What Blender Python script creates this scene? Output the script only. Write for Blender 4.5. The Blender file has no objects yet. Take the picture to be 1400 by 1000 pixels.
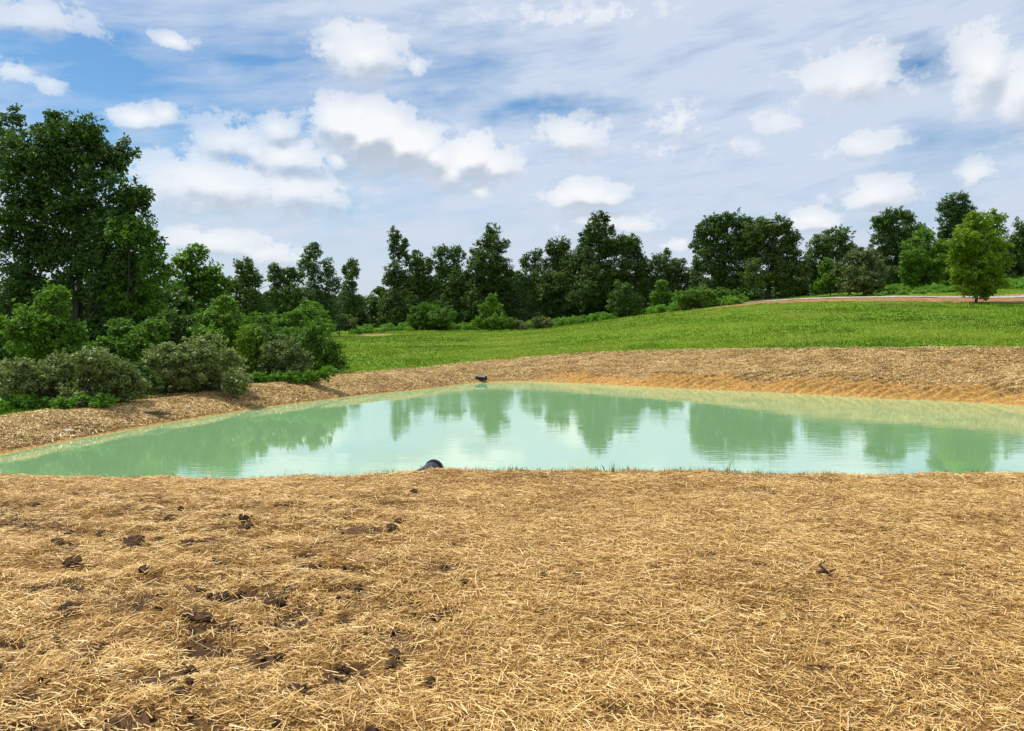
import bpy, math, numpy as np
from mathutils import Vector
C = bpy.context.scene
COL = C.collection
R = math.radians

# ------------------------------------------------------------------ camera, sky, sun, exposure
F = 1012.0                      # focal length in pixels of a 1400 px wide frame
HORIZON = 428.0
CAMZ = 3.6                      # eye height above the pond surface
PITCH = math.atan((500 - HORIZON) / F)
SUN_EL, SUN_AZ = 60.0, -66.0    # azimuth measured from the view direction (+Y), negative = left

cam_d = bpy.data.cameras.new('camera')
cam_d.sensor_width = 36.0
cam_d.lens = 36.0 * F / 1400.0
cam_d.clip_start = 0.05
cam_d.clip_end = 20000
cam = bpy.data.objects.new('camera', cam_d)
COL.objects.link(cam)
cam.location = (0, 0, CAMZ)
cam.rotation_euler = (math.pi / 2 - PITCH, 0, 0)
C.camera = cam

C.view_settings.view_transform = 'Standard'
C.view_settings.look = 'None'
C.view_settings.exposure = 0.0
C.view_settings.gamma = 1.0
C.render.engine = 'CYCLES'
C.cycles.max_bounces = 6
C.cycles.diffuse_bounces = 3
C.cycles.glossy_bounces = 3
C.cycles.transmission_bounces = 4
C.cycles.transparent_max_bounces = 4
C.cycles.caustics_reflective = False
C.cycles.caustics_refractive = False
try:
    C.cycles.use_denoising = True
    C.cycles.denoiser = 'OPENIMAGEDENOISE'
    C.cycles.denoising_prefilter = 'ACCURATE'
except Exception:
    pass

def pix_dir(px, py):
    u, v = (px - 700) / F, (500 - py) / F
    c, s = math.cos(PITCH), math.sin(PITCH)
    return np.array([u, c + v * s, -s + v * c])

def at(px, py, Y):
    d = pix_dir(px, py)
    return np.array([d[0], d[1], d[2]]) * (Y / d[1]) + np.array([0, 0, CAMZ])

sun_d = bpy.data.lights.new('sun', 'SUN')
sun_d.energy = 4.8
sun_d.angle = R(0.5)
sun_d.color = (1.0, 0.95, 0.87)
sun = bpy.data.objects.new('sun', sun_d)
COL.objects.link(sun)
sd = Vector((math.sin(R(SUN_AZ)) * math.cos(R(SUN_EL)), math.cos(R(SUN_AZ)) * math.cos(R(SUN_EL)), math.sin(R(SUN_EL))))
sun.rotation_euler = sd.to_track_quat('Z', 'Y').to_euler()
sun.location = (0, 0, 60)

class NT:
    """small helper round a node tree"""
    def __init__(s, tree): s.t = tree
    def n(s, typ, **kw):
        nd = s.t.nodes.new(typ)
        for k, v in kw.items():
            setattr(nd, k, v)
        return nd
    def put(s, sock, v):
        if hasattr(v, 'is_linked') or isinstance(v, bpy.types.NodeSocket): s.t.links.new(v, sock)
        elif v is not None: sock.default_value = v
    def m(s, op, a, b=None, c=None, clamp=False):
        nd = s.n('ShaderNodeMath', operation=op, use_clamp=clamp)
        for i, v in enumerate((a, b, c)):
            if v is not None: s.put(nd.inputs[i], v)
        return nd.outputs[0]
    def v(s, op, a, b=None, c=None, out=0):
        nd = s.n('ShaderNodeVectorMath', operation=op)
        for i, x in enumerate((a, b, c)):
            if x is not None: s.put(nd.inputs[i], x)
        return nd.outputs[out]
    def smooth(s, x, lo, hi):
        nd = s.n('ShaderNodeMapRange', interpolation_type='SMOOTHSTEP')
        s.put(nd.inputs[0], x); nd.inputs[1].default_value = lo; nd.inputs[2].default_value = hi
        return nd.outputs[0]
    def rng(s, x, a, b, c, d):
        nd = s.n('ShaderNodeMapRange')
        s.put(nd.inputs[0], x)
        for i, q in enumerate((a, b, c, d)): nd.inputs[i + 1].default_value = q
        return nd.outputs[0]
    def mix(s, f, a, b, blend='MIX'):
        nd = s.n('ShaderNodeMix', data_type='RGBA', blend_type=blend)
        s.put(nd.inputs[0], f); s.put(nd.inputs[6], a); s.put(nd.inputs[7], b)
        return nd.outputs[2]
    def noise(s, vec, scale, detail=4, rough=.55, dist=0, out=0):
        nd = s.n('ShaderNodeTexNoise')
        s.put(nd.inputs['Vector'], vec)
        nd.inputs['Scale'].default_value = scale; nd.inputs['Detail'].default_value = detail
        nd.inputs['Roughness'].default_value = rough; nd.inputs['Distortion'].default_value = dist
        return nd.outputs[out]

def rgb(r, g, b): return (r, g, b, 1.0)

# cumulus: (px, py, half width, half height, strength), turned into directions (the sky lies at infinity)
CLOUDS = [
 (474,166,50,27,1.1),(510,182,62,34,1.2),(556,200,52,28,1.1),(595,214,40,20,.8),
 (640,213,46,28,.95),(672,226,42,20,.75),(620,232,44,20,.7),(655,258,30,12,.5),
 (190,158,38,13,.85),(222,153,16,12,.75),(166,156,18,9,.6),
 (318,190,52,24,.62),(380,178,28,17,.75),(395,215,60,20,.72),(462,218,20,11,.6),(345,208,40,16,.6),
 (290,250,120,36,.72),(400,258,90,30,.62),(225,245,45,16,.5),(330,268,90,14,.5),
 (295,330,70,18,.62),(365,350,60,14,.55),(250,325,30,12,.5),(330,345,60,10,.5),
 (498,72,66,30,.75),(450,62,25,16,.6),(570,93,17,11,.65),
 (785,185,48,27,.62),(770,190,30,16,.6),(800,264,52,18,.85),(830,268,30,13,.7),(775,268,30,12,.7),
 (828,302,60,15,.52),(862,310,40,10,.5),
 (930,168,42,20,.5),(1060,165,34,16,.36),(910,200,40,12,.3),(1000,205,50,14,.3),
 (1165,104,66,32,.62),(1205,110,32,22,.55),(1120,112,35,18,.5),
 (1180,198,46,14,.55),(1195,264,44,18,.7),(1170,272,30,11,.55),(1108,300,42,13,.75),(1085,302,25,9,.6),(930,330,27,8,.5),
 (1340,92,28,44,.75),(1336,238,20,14,.6),(238,58,24,8,.75),(66,117,22,8,.5),(20,100,30,12,.5),(1395,120,40,40,.6),
 (50,20,70,20,.5),(800,20,120,14,.4),(120,300,60,20,.5),
]
HOLES = [(140,85,190,62,1.0),(350,70,120,45,.75),(290,135,120,26,.35),(742,147,120,18,.9),(600,135,160,18,.55),(1262,92,62,32,.9),
 (1290,205,110,40,.62),(1250,300,100,30,.35),(470,285,45,26,.6),(300,225,170,40,.55),(560,150,60,20,.5),(110,170,150,60,.8),(1050,70,80,14,.2),(420,285,120,30,.3),(320,165,240,80,.7),(140,210,130,80,.7),(640,100,110,26,.4)]

def angles(px, py):
    d = pix_dir(px, py); d = d / np.linalg.norm(d)
    return math.atan2(d[0], d[1]), math.asin(d[2])

def make_world():
    w = bpy.data.worlds.new('World'); C.world = w; w.use_nodes = True
    t = w.node_tree; t.nodes.clear(); g = NT(t)
    try:
        w.cycles.sampling_method = 'MANUAL'; w.cycles.sample_map_resolution = 512
    except Exception: pass
    out = g.n('ShaderNodeOutputWorld'); bg = g.n('ShaderNodeBackground')
    t.links.new(bg.outputs[0], out.inputs[0])
    sky = g.n('ShaderNodeTexSky', sky_type='NISHITA')
    sky.sun_disc = False; sky.sun_elevation = R(SUN_EL); sky.sun_rotation = R(SUN_AZ)
    sky.air_density = 1.1; sky.dust_density = .25; sky.ozone_density = 3.5; sky.altitude = 200
    STR = 0.11
    bg.inputs[1].default_value = STR
    tc = g.n('ShaderNodeTexCoord').outputs['Generated']
    sep = g.n('ShaderNodeSeparateXYZ'); t.links.new(tc, sep.inputs[0])
    az = g.m('ARCTAN2', sep.outputs[0], sep.outputs[1]); el = g.m('ARCSINE', sep.outputs[2])
    cb = g.n('ShaderNodeCombineXYZ'); t.links.new(az, cb.inputs[0]); t.links.new(el, cb.inputs[1])
    P0 = cb.outputs[0]

    # density group, evaluated at the point and again towards the sun
    gr = bpy.data.node_groups.new('cumulus_density', 'ShaderNodeTree')
    gr.interface.new_socket('P', in_out='INPUT', socket_type='NodeSocketVector')
    gr.interface.new_socket('D', in_out='OUTPUT', socket_type='NodeSocketFloat')
    gr.interface.new_socket('A', in_out='OUTPUT', socket_type='NodeSocketFloat')
    k = NT(gr); gi = k.n('NodeGroupInput'); go = k.n('NodeGroupOutput'); P = gi.outputs[0]
    warp = k.v('SUBTRACT', k.noise(P, 22, 2, .5, out=1), (.5, .5, .5))
    Pw = k.v('MULTIPLY_ADD', warp, (.030, .022, 0), P)
    acc = None
    for (px, py, rx, ry, p) in CLOUDS:
        a, e = angles(px, py); ra, re = rx / F * 1.48, ry / F * 1.7
        q = k.v('MULTIPLY_ADD', Pw, (1 / ra, 1 / re, 0), (-a / ra, -e / re, 0))
        L = k.v('LENGTH', q, out=1)
        val = k.m('MULTIPLY_ADD', L, -p, p)
        acc = val if acc is None else k.m('SMOOTH_MAX', acc, val, .12)
    # flat-base scattered cumulus elsewhere in the sky (outside the photograph)
    n1 = k.noise(k.v('MULTIPLY', P, (1, 1.2, 1)), 30, 7, .68)
    n2 = k.noise(k.v('MULTIPLY', P, (1, 1.3, 1)), 11, 5, .6)
    d = k.m('MULTIPLY_ADD', k.m('SUBTRACT', n1, .5), 1.6, acc)
    d = k.m('MULTIPLY_ADD', k.m('SUBTRACT', n2, .5), .45, d)
    gr.links.new(d, go.inputs[0]); gr.links.new(acc, go.inputs[1])
    def dens(vec):
        nd = g.n('ShaderNodeGroup'); nd.node_tree = gr; t.links.new(vec, nd.inputs[0]); return nd.outputs[0], nd.outputs[1]
    d0, soft = dens(P0)
    d1, soft1 = dens(g.v('ADD', P0, (-.006, .019, 0)))
    alpha = g.m('MULTIPLY', g.smooth(d0, .10, .34), g.rng(soft, .0, .75, .22, 1.0))
    lit = g.m('SUBTRACT', d0, d1)
    lit = g.m('ADD', g.m('MULTIPLY', lit, .55), g.m('MULTIPLY', g.m('SUBTRACT', soft, soft1), 1.7))
    lit = g.smooth(lit, -.62, .22)

    # thin high cloud: long streaks fanning, with the blue gaps of the photograph
    hacc = None
    wv = g.v('SUBTRACT', g.noise(P0, 7, 4, .6, out=1), (.5, .5, .5))
    Ph = g.v('MULTIPLY_ADD', wv, (.16, .07, 0), P0)
    for (px, py, rx, ry, p) in HOLES:
        a, e = angles(px, py); ra, re = rx / F * 1.25, ry / F * 1.35
        q = g.v('MULTIPLY_ADD', Ph, (1 / ra, 1 / re, 0), (-a / ra, -e / re, 0))
        val = g.m('MULTIPLY_ADD', g.v('LENGTH', q, out=1), -p, p, clamp=True)
        hacc = val if hacc is None else g.m('SMOOTH_MAX', hacc, val, .15)
    rot = g.n('ShaderNodeVectorRotate', rotation_type='Z_AXIS'); t.links.new(P0, rot.inputs[0]); rot.inputs['Angle'].default_value = R(-7)
    st = g.noise(g.v('MULTIPLY', rot.outputs[0], (3.0, 17, 1)), 1.0, 7, .62, .5)
    st2 = g.noise(g.v('MULTIPLY', rot.outputs[0], (10, 46, 1)), 1.0, 5, .6, .3)
    cir = g.m('MULTIPLY_ADD', g.m('SUBTRACT', st, .5), 1.25, .86)
    cir = g.m('MULTIPLY_ADD', g.m('SUBTRACT', st2, .5), 1.0, cir)
    cir = g.m('MULTIPLY_ADD', g.smooth(az, -.30, .25), .16, cir)
    cir = g.m('MULTIPLY_ADD', hacc, -1.2, cir)
    cir = g.rng(cir, .0, .9, .0, .93)
    K = 1 / STR
    cir_col = rgb(.65 * K, .735 * K, .875 * K)
    base = g.mix(cir, g.mix(1.0, sky.outputs[0], rgb(.68, .93, 1.05), 'MULTIPLY'), cir_col)
    hz = g.smooth(el, .20, .0)          # paler towards the horizon
    base = g.mix(g.m('MULTIPLY', hz, .55), base, rgb(.65 * K, .705 * K, .79 * K))
    cum = g.mix(lit, rgb(.52 * K, .57 * K, .65 * K), rgb(1.0 * K, 1.0 * K, 1.0 * K))
    fin = g.mix(g.m('MULTIPLY', alpha, .88), base, cum)
    t.links.new(fin, bg.inputs[0])
make_world()

# ------------------------------------------------------------------ numpy helpers
def hash2(ix, iy, seed):
    h = (ix.astype(np.int64) * 374761393 + iy.astype(np.int64) * 668265263 + seed * 1442695041) & 0xFFFFFFFF
    h = ((h ^ (h >> 13)) * 1274126177) & 0xFFFFFFFF
    return ((h ^ (h >> 16)) & 0xFFFFFF) / float(0xFFFFFF)

def vnoise(x, y, seed=0):
    x = np.asarray(x, float); y = np.asarray(y, float)
    ix, iy = np.floor(x), np.floor(y); fx, fy = x - ix, y - iy
    ix = ix.astype(np.int64); iy = iy.astype(np.int64)
    sx, sy = fx * fx * (3 - 2 * fx), fy * fy * (3 - 2 * fy)
    a, b = hash2(ix, iy, seed), hash2(ix + 1, iy, seed)
    c, d = hash2(ix, iy + 1, seed), hash2(ix + 1, iy + 1, seed)
    return (a + (b - a) * sx) * (1 - sy) + (c + (d - c) * sx) * sy

def fbm(x, y, seed=0, octv=4, gain=.5):
    s, amp, tot, f = 0, 1.0, 0, 1.0
    for i in range(octv):
        s = s + amp * vnoise(np.asarray(x) * f + 17.3 * i, np.asarray(y) * f - 9.1 * i, seed + i); tot += amp; amp *= gain; f *= 2.03
    return s / tot

def sstep(x, a, b):
    t = np.clip((x - a) / (b - a), 0, 1); return t * t * (3 - 2 * t)

def np_mesh(name, verts, faces, nper, attrs=None, smooth=False):
    """verts (n,3), faces (m,nper) index array"""
    me = bpy.data.meshes.new(name)
    verts = np.ascontiguousarray(verts, np.float32); faces = np.ascontiguousarray(faces, np.int32)
    me.vertices.add(len(verts)); me.vertices.foreach_set('co', verts.ravel())
    me.loops.add(faces.size); me.loops.foreach_set('vertex_index', faces.ravel())
    me.polygons.add(len(faces))
    me.polygons.foreach_set('loop_start', np.arange(len(faces), dtype=np.int32) * nper)
    try: me.polygons.foreach_set('loop_total', np.full(len(faces), nper, np.int32))
    except Exception: pass
    if attrs:
        for k, (dom, vals) in attrs.items():
            at_ = me.attributes.new(k, 'FLOAT', dom); at_.data.foreach_set('value', np.ascontiguousarray(vals, np.float32))
    me.polygons.foreach_set('use_smooth', np.full(len(faces), smooth, bool))
    me.update(calc_edges=True)
    return me

def link(name, me, mat, parent=None, **props):
    o = bpy.data.objects.new(name, me); COL.objects.link(o)
    if mat: me.materials.append(mat)
    if parent: o.parent = parent
    for k, v in props.items(): o[k] = v
    return o

# ------------------------------------------------------------------ materials
def new_mat(name):
    m = bpy.data.materials.new(name); m.use_nodes = True
    t = m.node_tree; t.nodes.clear(); g = NT(t)
    out = g.n('ShaderNodeOutputMaterial'); return m, g, out

def attr(g, name, out='Fac'):
    nd = g.n('ShaderNodeAttribute', attribute_name=name); return nd.outputs[out]

def leaf_mat(name, dark, light, trans=.28, gloss=.25, warm=None):
    dark = [dark[0] * 1.85, dark[1] * 1.75, dark[2] * 1.3]; light = [light[0] * 2.0, light[1] * 1.85, light[2] * 1.35]
    m, g, out = new_mat(name)
    t = attr(g, 'tint')
    col = g.mix(t, rgb(*dark), rgb(*light))
    p = g.n('ShaderNodeBsdfPrincipled'); g.put(p.inputs['Base Color'], col)
    p.inputs['Roughness'].default_value = .5; p.inputs['Specular IOR Level'].default_value = gloss
    tr = g.n('ShaderNodeBsdfTranslucent')
    g.put(tr.inputs[0], g.mix(1.0, col, rgb(1.25, 1.45, .5), 'MULTIPLY'))
    mx = g.n('ShaderNodeMixShader'); mx.inputs[0].default_value = trans
    g.t.links.new(p.outputs[0], mx.inputs[1]); g.t.links.new(tr.outputs[0], mx.inputs[2]); g.t.links.new(mx.outputs[0], out.inputs[0])
    return m

LM = {
 'oak':    leaf_mat('oak_leaves', (.022, .052, .016), (.062, .115, .026), .24),
 'dark':   leaf_mat('dark_leaves', (.020, .047, .014), (.066, .110, .024), .24),
 'bright': leaf_mat('bright_leaves', (.040, .092, .014), (.105, .195, .026), .32),
 'lime':   leaf_mat('yellow_green_leaves', (.055, .105, .010), (.15, .225, .022), .36),
 'olive':  leaf_mat('grey_green_leaves', (.062, .092, .036), (.17, .21, .10), .22, .3),
 'airy':   leaf_mat('bluish_green_leaves', (.028, .060, .026), (.075, .125, .045), .26),
 'weed':   leaf_mat('weed_leaves', (.05, .12, .016), (.11, .23, .03), .34),
}

def bark_mat():
    m, g, out = new_mat('bark')
    co = g.n('ShaderNodeTexCoord').outputs['Object']
    n = g.noise(g.v('MULTIPLY', co, (1, 1, .18)), 9, 5, .6)
    p = g.n('ShaderNodeBsdfPrincipled')
    g.put(p.inputs['Base Color'], g.mix(n, rgb(.025, .019, .014), rgb(.09, .072, .055)))
    p.inputs['Roughness'].default_value = .9
    b = g.n('ShaderNodeBump'); b.inputs['Strength'].default_value = .7; b.inputs['Distance'].default_value = .03
    g.put(b.inputs['Height'], n); g.t.links.new(b.outputs[0], p.inputs['Normal'])
    g.t.links.new(p.outputs[0], out.inputs[0]); return m
BARK = bark_mat()

def stalk_mat(name, c0, c1, c2, trans=.12, spec=.35):
    m, g, out = new_mat(name)
    t = attr(g, 'tint')
    cr = g.n('ShaderNodeValToRGB'); g.put(cr.inputs[0], t)
    e = cr.color_ramp.elements; e[0].color = rgb(*c0); e[1].color = rgb(*c2)
    x = e.new(.5); x.color = rgb(*c1)
    p = g.n('ShaderNodeBsdfPrincipled'); g.put(p.inputs['Base Color'], cr.outputs[0])
    p.inputs['Roughness'].default_value = .42; p.inputs['Specular IOR Level'].default_value = spec
    tr = g.n('ShaderNodeBsdfTranslucent'); g.put(tr.inputs[0], cr.outputs[0])
    mx = g.n('ShaderNodeMixShader'); mx.inputs[0].default_value = trans
    g.t.links.new(p.outputs[0], mx.inputs[1]); g.t.links.new(tr.outputs[0], mx.inputs[2]); g.t.links.new(mx.outputs[0], out.inputs[0])
    return m
STRAW = stalk_mat('straw', (.13, .055, .013), (.60, .355, .092), (1.0, .75, .33))
STRAW_FAR = stalk_mat('weathered_straw', (.22, .12, .035), (.60, .405, .145), (.86, .67, .32))
GRASSM = stalk_mat('grass_blades', (.095, .185, .010), (.19, .335, .018), (.35, .41, .05), .3, .2)
SPROUT = stalk_mat('young_grass_blades', (.03, .09, .01), (.06, .15, .015), (.16, .22, .03), .3, .2)

def ground_mat():
    m, g, out = new_mat('ground_cover')
    co = g.n('ShaderNodeTexCoord').outputs['Object']
    nf = g.noise(co, 9, 5, .7); nm = g.noise(co, 1.3, 5, .6); nl = g.noise(co, .16, 4, .55); nx = g.noise(co, 45, 3, .6)
    straw = g.mix(g.smooth(nf, .32, .68), rgb(.17, .092, .032), rgb(.46, .31, .115))
    straw = g.mix(g.m('MULTIPLY', g.smooth(nx, .45, .75), .6), straw, rgb(.56, .40, .19))
    near = attr(g, 'near')
    straw = g.mix(near, straw, g.mix(nx, rgb(.10, .048, .016), rgb(.34, .19, .06)))
    straw = g.mix(g.m('MULTIPLY', attr(g, 'greenish'), g.smooth(nm, .2, .6)), straw, rgb(.20, .20, .035))
    clay = g.mix(g.smooth(nf, .3, .7), rgb(.20, .095, .024), rgb(.60, .345, .09))
    clay = g.mix(g.m('MULTIPLY', nm, .4), clay, rgb(.40, .24, .10))
    col = g.mix(attr(g, 'clay'), straw, clay)
    soil = g.mix(nf, rgb(.028, .016, .010), rgb(.14, .08, .04))
    col = g.mix(attr(g, 'soil'), col, soil)
    dirt = g.mix(g.smooth(nm, .3, .7), rgb(.24, .105, .04), rgb(.36, .22, .11))
    col = g.mix(attr(g, 'dirt'), col, dirt)
    gr = g.mix(g.smooth(nf, .3, .7), rgb(.085, .155, .008), rgb(.175, .28, .016))
    gr = g.mix(g.m('MULTIPLY', g.smooth(nl, .42, .66), .55), gr, rgb(.15, .175, .022))
    gr = g.mix(g.m('MULTIPLY', g.smooth(nm, .58, .8), .35), gr, rgb(.21, .17, .06))
    ge = attr(g, 'grass')
    ge = g.smooth(g.m('MULTIPLY_ADD', g.m('SUBTRACT', nm, .5), .9, g.m('MULTIPLY_ADD', g.m('SUBTRACT', nf, .5), .6, ge)), .35, .65)
    col = g.mix(ge, col, gr)
    p = g.n('ShaderNodeBsdfPrincipled'); g.put(p.inputs['Base Color'], col)
    p.inputs['Roughness'].default_value = .95; p.inputs['Specular IOR Level'].default_value = .1
    b = g.n('ShaderNodeBump'); b.inputs['Strength'].default_value = .7; b.inputs['Distance'].default_value = .012
    g.put(b.inputs['Height'], g.m('ADD', nf, g.m('MULTIPLY', nx, .25))); g.t.links.new(b.outputs[0], p.inputs['Normal'])
    g.t.links.new(p.outputs[0], out.inputs[0]); return m

def water_mat():
    m, g, out = new_mat('milky_green_water')
    co = g.n('ShaderNodeTexCoord').outputs['Object']
    nl = g.noise(co, .12, 3, .5)
    w1 = g.noise(g.v('MULTIPLY', co, (.55, 1.9, 1)), 2.4, 4, .6, .4)
    w2 = g.noise(g.v('MULTIPLY', co, (.7, 1.4, 1)), .5, 3, .5)
    patch = g.smooth(g.noise(co, .22, 3, .5), .40, .68)
    h = g.m('MULTIPLY_ADD', w2, .9, g.m('MULTIPLY', w1, g.m('MULTIPLY_ADD', patch, .9, .25)))
    b = g.n('ShaderNodeBump'); b.inputs['Strength'].default_value = 1.0; b.inputs['Distance'].default_value = .0032
    g.put(b.inputs['Height'], h)
    df = g.n('ShaderNodeBsdfDiffuse'); g.put(df.inputs[0], g.mix(nl, rgb(.29, .550, .250), rgb(.32, .575, .27)))
    gl = g.n('ShaderNodeBsdfGlossy'); gl.inputs['Roughness'].default_value = .015; gl.inputs[0].default_value = rgb(1, 1, 1)
    fr = g.n('ShaderNodeFresnel'); fr.inputs[0].default_value = 1.333
    for nd in (gl, fr): g.t.links.new(b.outputs[0], nd.inputs['Normal'])
    mx = g.n('ShaderNodeMixShader'); g.put(mx.inputs[0], g.m('MINIMUM', g.m('MULTIPLY', fr.outputs[0], 2.1), .66))
    g.t.links.new(df.outputs[0], mx.inputs[1]); g.t.links.new(gl.outputs[0], mx.inputs[2]); g.t.links.new(mx.outputs[0], out.inputs[0])
    return m

def simple_mat(name, c0, c1, scale=8, rough=.9, bump=.02, spec=.3):
    m, g, out = new_mat(name)
    co = g.n('ShaderNodeTexCoord').outputs['Object']
    n = g.noise(co, scale, 5, .65)
    p = g.n('ShaderNodeBsdfPrincipled'); g.put(p.inputs['Base Color'], g.mix(g.smooth(n, .3, .7), rgb(*c0), rgb(*c1)))
    p.inputs['Roughness'].default_value = rough; p.inputs['Specular IOR Level'].default_value = spec
    b = g.n('ShaderNodeBump'); b.inputs['Strength'].default_value = .8; b.inputs['Distance'].default_value = bump
    g.put(b.inputs['Height'], n); g.t.links.new(b.outputs[0], p.inputs['Normal'])
    g.t.links.new(p.outputs[0], out.inputs[0]); return m
GRAVEL = simple_mat('pale_gravel', (.30, .26, .22), (.50, .46, .41), 3)
CLOD = simple_mat('dark_soil', (.024, .014, .009), (.115, .066, .037), 30, .95, .02, .1)
PLASTIC = simple_mat('black_plastic', (.012, .013, .016), (.028, .03, .036), 14, .36, .002, .5)
DARKHOLE = simple_mat('dirty_pipe_rim', (.010, .009, .009), (.03, .026, .022), 20, .7, .002, .3)
STONE = simple_mat('grey_stone', (.30, .23, .16), (.55, .46, .35), 12, .85, .02)
DRIFT = simple_mat('weathered_wood', (.07, .05, .035), (.22, .17, .12), 14, .85, .01)

# ------------------------------------------------------------------ terrain
# column px: far waterline Y | bank top Y,z | straw ends Y,z | brow Y,z | tree foot Y,z
FEAT = np.array([
 (-500, 12, 13.6,.55, 15,.5, 40,.3, 60,.2),
 (-200, 15.6, 17.2,.55, 18.4,.5, 40,.25, 60,.2),
 (55,   19.9, 21.6,.56, 22.6,.45, 40,.2, 60,.2),
 (217,  23.8, 25.8,.53, 27.2,.42, 45,.25, 65,.25),
 (440,  30.4, 33.1,.655, 34.5,.6, 90,.5, 105,.5),
 (581,  34.9, 37.2,.6, 39.2,.62, 115,.85, 130,.8),
 (661,  38.2, 40.2,.5, 42.8,.72, 120,.75, 135,.7),
 (736,  38.6, 40.0,.45, 44,.92, 118,1.2, 133,1.2),
 (880,  36.1, 37.3,.42, 43,1.35, 105,3.3, 122,3.1),
 (983,  34.4, 35.7,.45, 41,1.5, 95,4.45, 112,4.9),
 (1086, 33.1, 34.4,.5, 38.1,1.64, 85,4.9, 105,5.9),
 (1189, 31.4, 32.8,.5, 36.5,1.75, 80,4.9, 105,6.8),
 (1346, 29.6, 31.0,.5, 34.8,1.88, 75,4.65, 105,8.2),
 (1600, 24, 25.5,.5, 29.5,1.9, 68,4.5, 100,9),
 (1900, 19, 20.5,.5, 24.5,1.9, 60,4.5, 95,9)], float)
FA = (FEAT[:, 0] - 700) / F

def catmull(xq, xp, fp):
    m = np.gradient(fp, xp)
    i = np.clip(np.searchsorted(xp, xq) - 1, 0, len(xp) - 2)
    h = xp[i + 1] - xp[i]; t = np.clip((xq - xp[i]) / h, 0, 1)
    return ((2*t**3 - 3*t**2 + 1) * fp[i] + (t**3 - 2*t**2 + t) * h * m[i] + (-2*t**3 + 3*t**2) * fp[i+1] + (t**3 - t**2) * h * m[i+1])

def feat(a, k): return catmull(np.clip(a, FA[0], FA[-1]), FA, FEAT[:, k])

CRX = (np.array([-600, 55, 110, 150, 300, 400, 470, 540, 585, 640, 700, 850, 1000, 1100, 1250, 1346, 2000]) - 700) / F
CRY = np.array([653, 653, 655, 658, 657, 656, 656, 653, 646.5, 649, 649, 647.5, 646, 648, 650, 652.5, 652])
YC = 9.0
def crest_z(a): return CAMZ - YC * (np.interp(a, CRX, CRY) - HORIZON) / F

NA, NY = 321, 900
A_AX = np.linspace(-1.2, 1.2, NA)
LY = np.linspace(math.log(.3), math.log(9000), NY); Y_AX = np.exp(LY)
def build_table():
    Z = np.zeros((NA, NY))
    for i, a in enumerate(A_AX):
        f = [float(feat(np.array([a]), k)[0]) for k in range(1, 10)]
        f = [float(x) for x in f]
        cz = float(crest_z(a))
        Ys = f[0]
        ky = [.3, 5.0, 7.6, YC, 9.7, 11.0, 12.4, 14.0, Ys - 2.0 if Ys > 17 else 15.0, Ys, f[1], f[3], f[5], f[7], f[7] + 60, 600, 9000]
        kz = [1.93, 1.85, 1.70, cz, cz - .28, .75, .0, -.9, -.5, 0, f[2], f[4], f[6], f[8], f[8], .5, .3]
        if Ys < 17:                     # outside the frame at the far left the pond pinches out
            w = max(0, (17 - Ys) / 5); kz[7] = -.9 * (1 - w); kz[8] = -.5 * (1 - w) ; 
        for j in range(1, len(ky)):
            if ky[j] <= ky[j-1]: ky[j] = ky[j-1] + .05
        Z[i] = np.interp(Y_AX, ky, kz)
    # gentle rounding
    ker = np.array([1, 2, 3, 2, 1], float); ker /= ker.sum()
    Zp = np.pad(Z, ((0, 0), (2, 2)), mode='edge'); Z = sum(ker[q] * Zp[:, q:q + NY] for q in range(5))
    for _ in range(2):
        Zp = np.pad(Z, ((2, 2), (0, 0)), mode='edge'); Z = sum(ker[q] * Zp[q:q + NA, :] for q in range(5))
    return Z
TAB = build_table()

def polar(x, y):
    th = np.arctan2(x, y); r = np.hypot(x, y)
    tc = np.clip(th, -R(50), R(50))
    return th, np.tan(tc), r * np.cos(tc)

def soil_mask(x, y):
    th, a, Y = polar(x, y)
    reg = sstep(a, -.06, -.22) * sstep(Y, 8.6, 6.8)
    reg2 = sstep(Y, 3.7, 3.2) * sstep(a, -.30, -.5)
    n = fbm(x * 5.5 + 3, y * 7.5, 11, 4, .62)
    ridge = fbm((x - y * .25) * 1.8, (y + x * .12) * 5.0, 23, 3, .55)
    m = reg * sstep((.6 * n + .4 * ridge), .515, .62)
    m = np.maximum(m, reg2 * sstep(n, .42, .62) * .95)
    sp = sstep(fbm(x * 1.9 + 40, y * 2.6, 31, 3, .6), .70, .80) * .8 * sstep(Y, 9.4, 8)
    return np.clip(np.maximum(m, sp), 0, 1), reg

ROADP = np.array([(1420, 78.5), (1380, 79), (1320, 80.5), (1200, 85), (1100, 91), (1020, 98), (960, 106), (915, 118), (880, 132)], float)
RX = (ROADP[:, 0] - 700) / F * ROADP[:, 1]; RY = ROADP[:, 1]
def resample(px, py, n):
    s = np.concatenate([[0], np.cumsum(np.hypot(np.diff(px), np.diff(py)))]); q = np.linspace(0, s[-1], n)
    return catmull(q, s, px), catmull(q, s, py)
RSX, RSY = resample(RX, RY, 160)
def road_dist(x, y):
    d = np.full(np.shape(x), 1e9); side = np.zeros(np.shape(x))
    for i in range(0, 160, 2):
        q = np.hypot(x - RSX[i], y - RSY[i]); u = q < d
        d = np.where(u, q, d); side = np.where(u, y - RSY[i], side)
    return d, side

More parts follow.
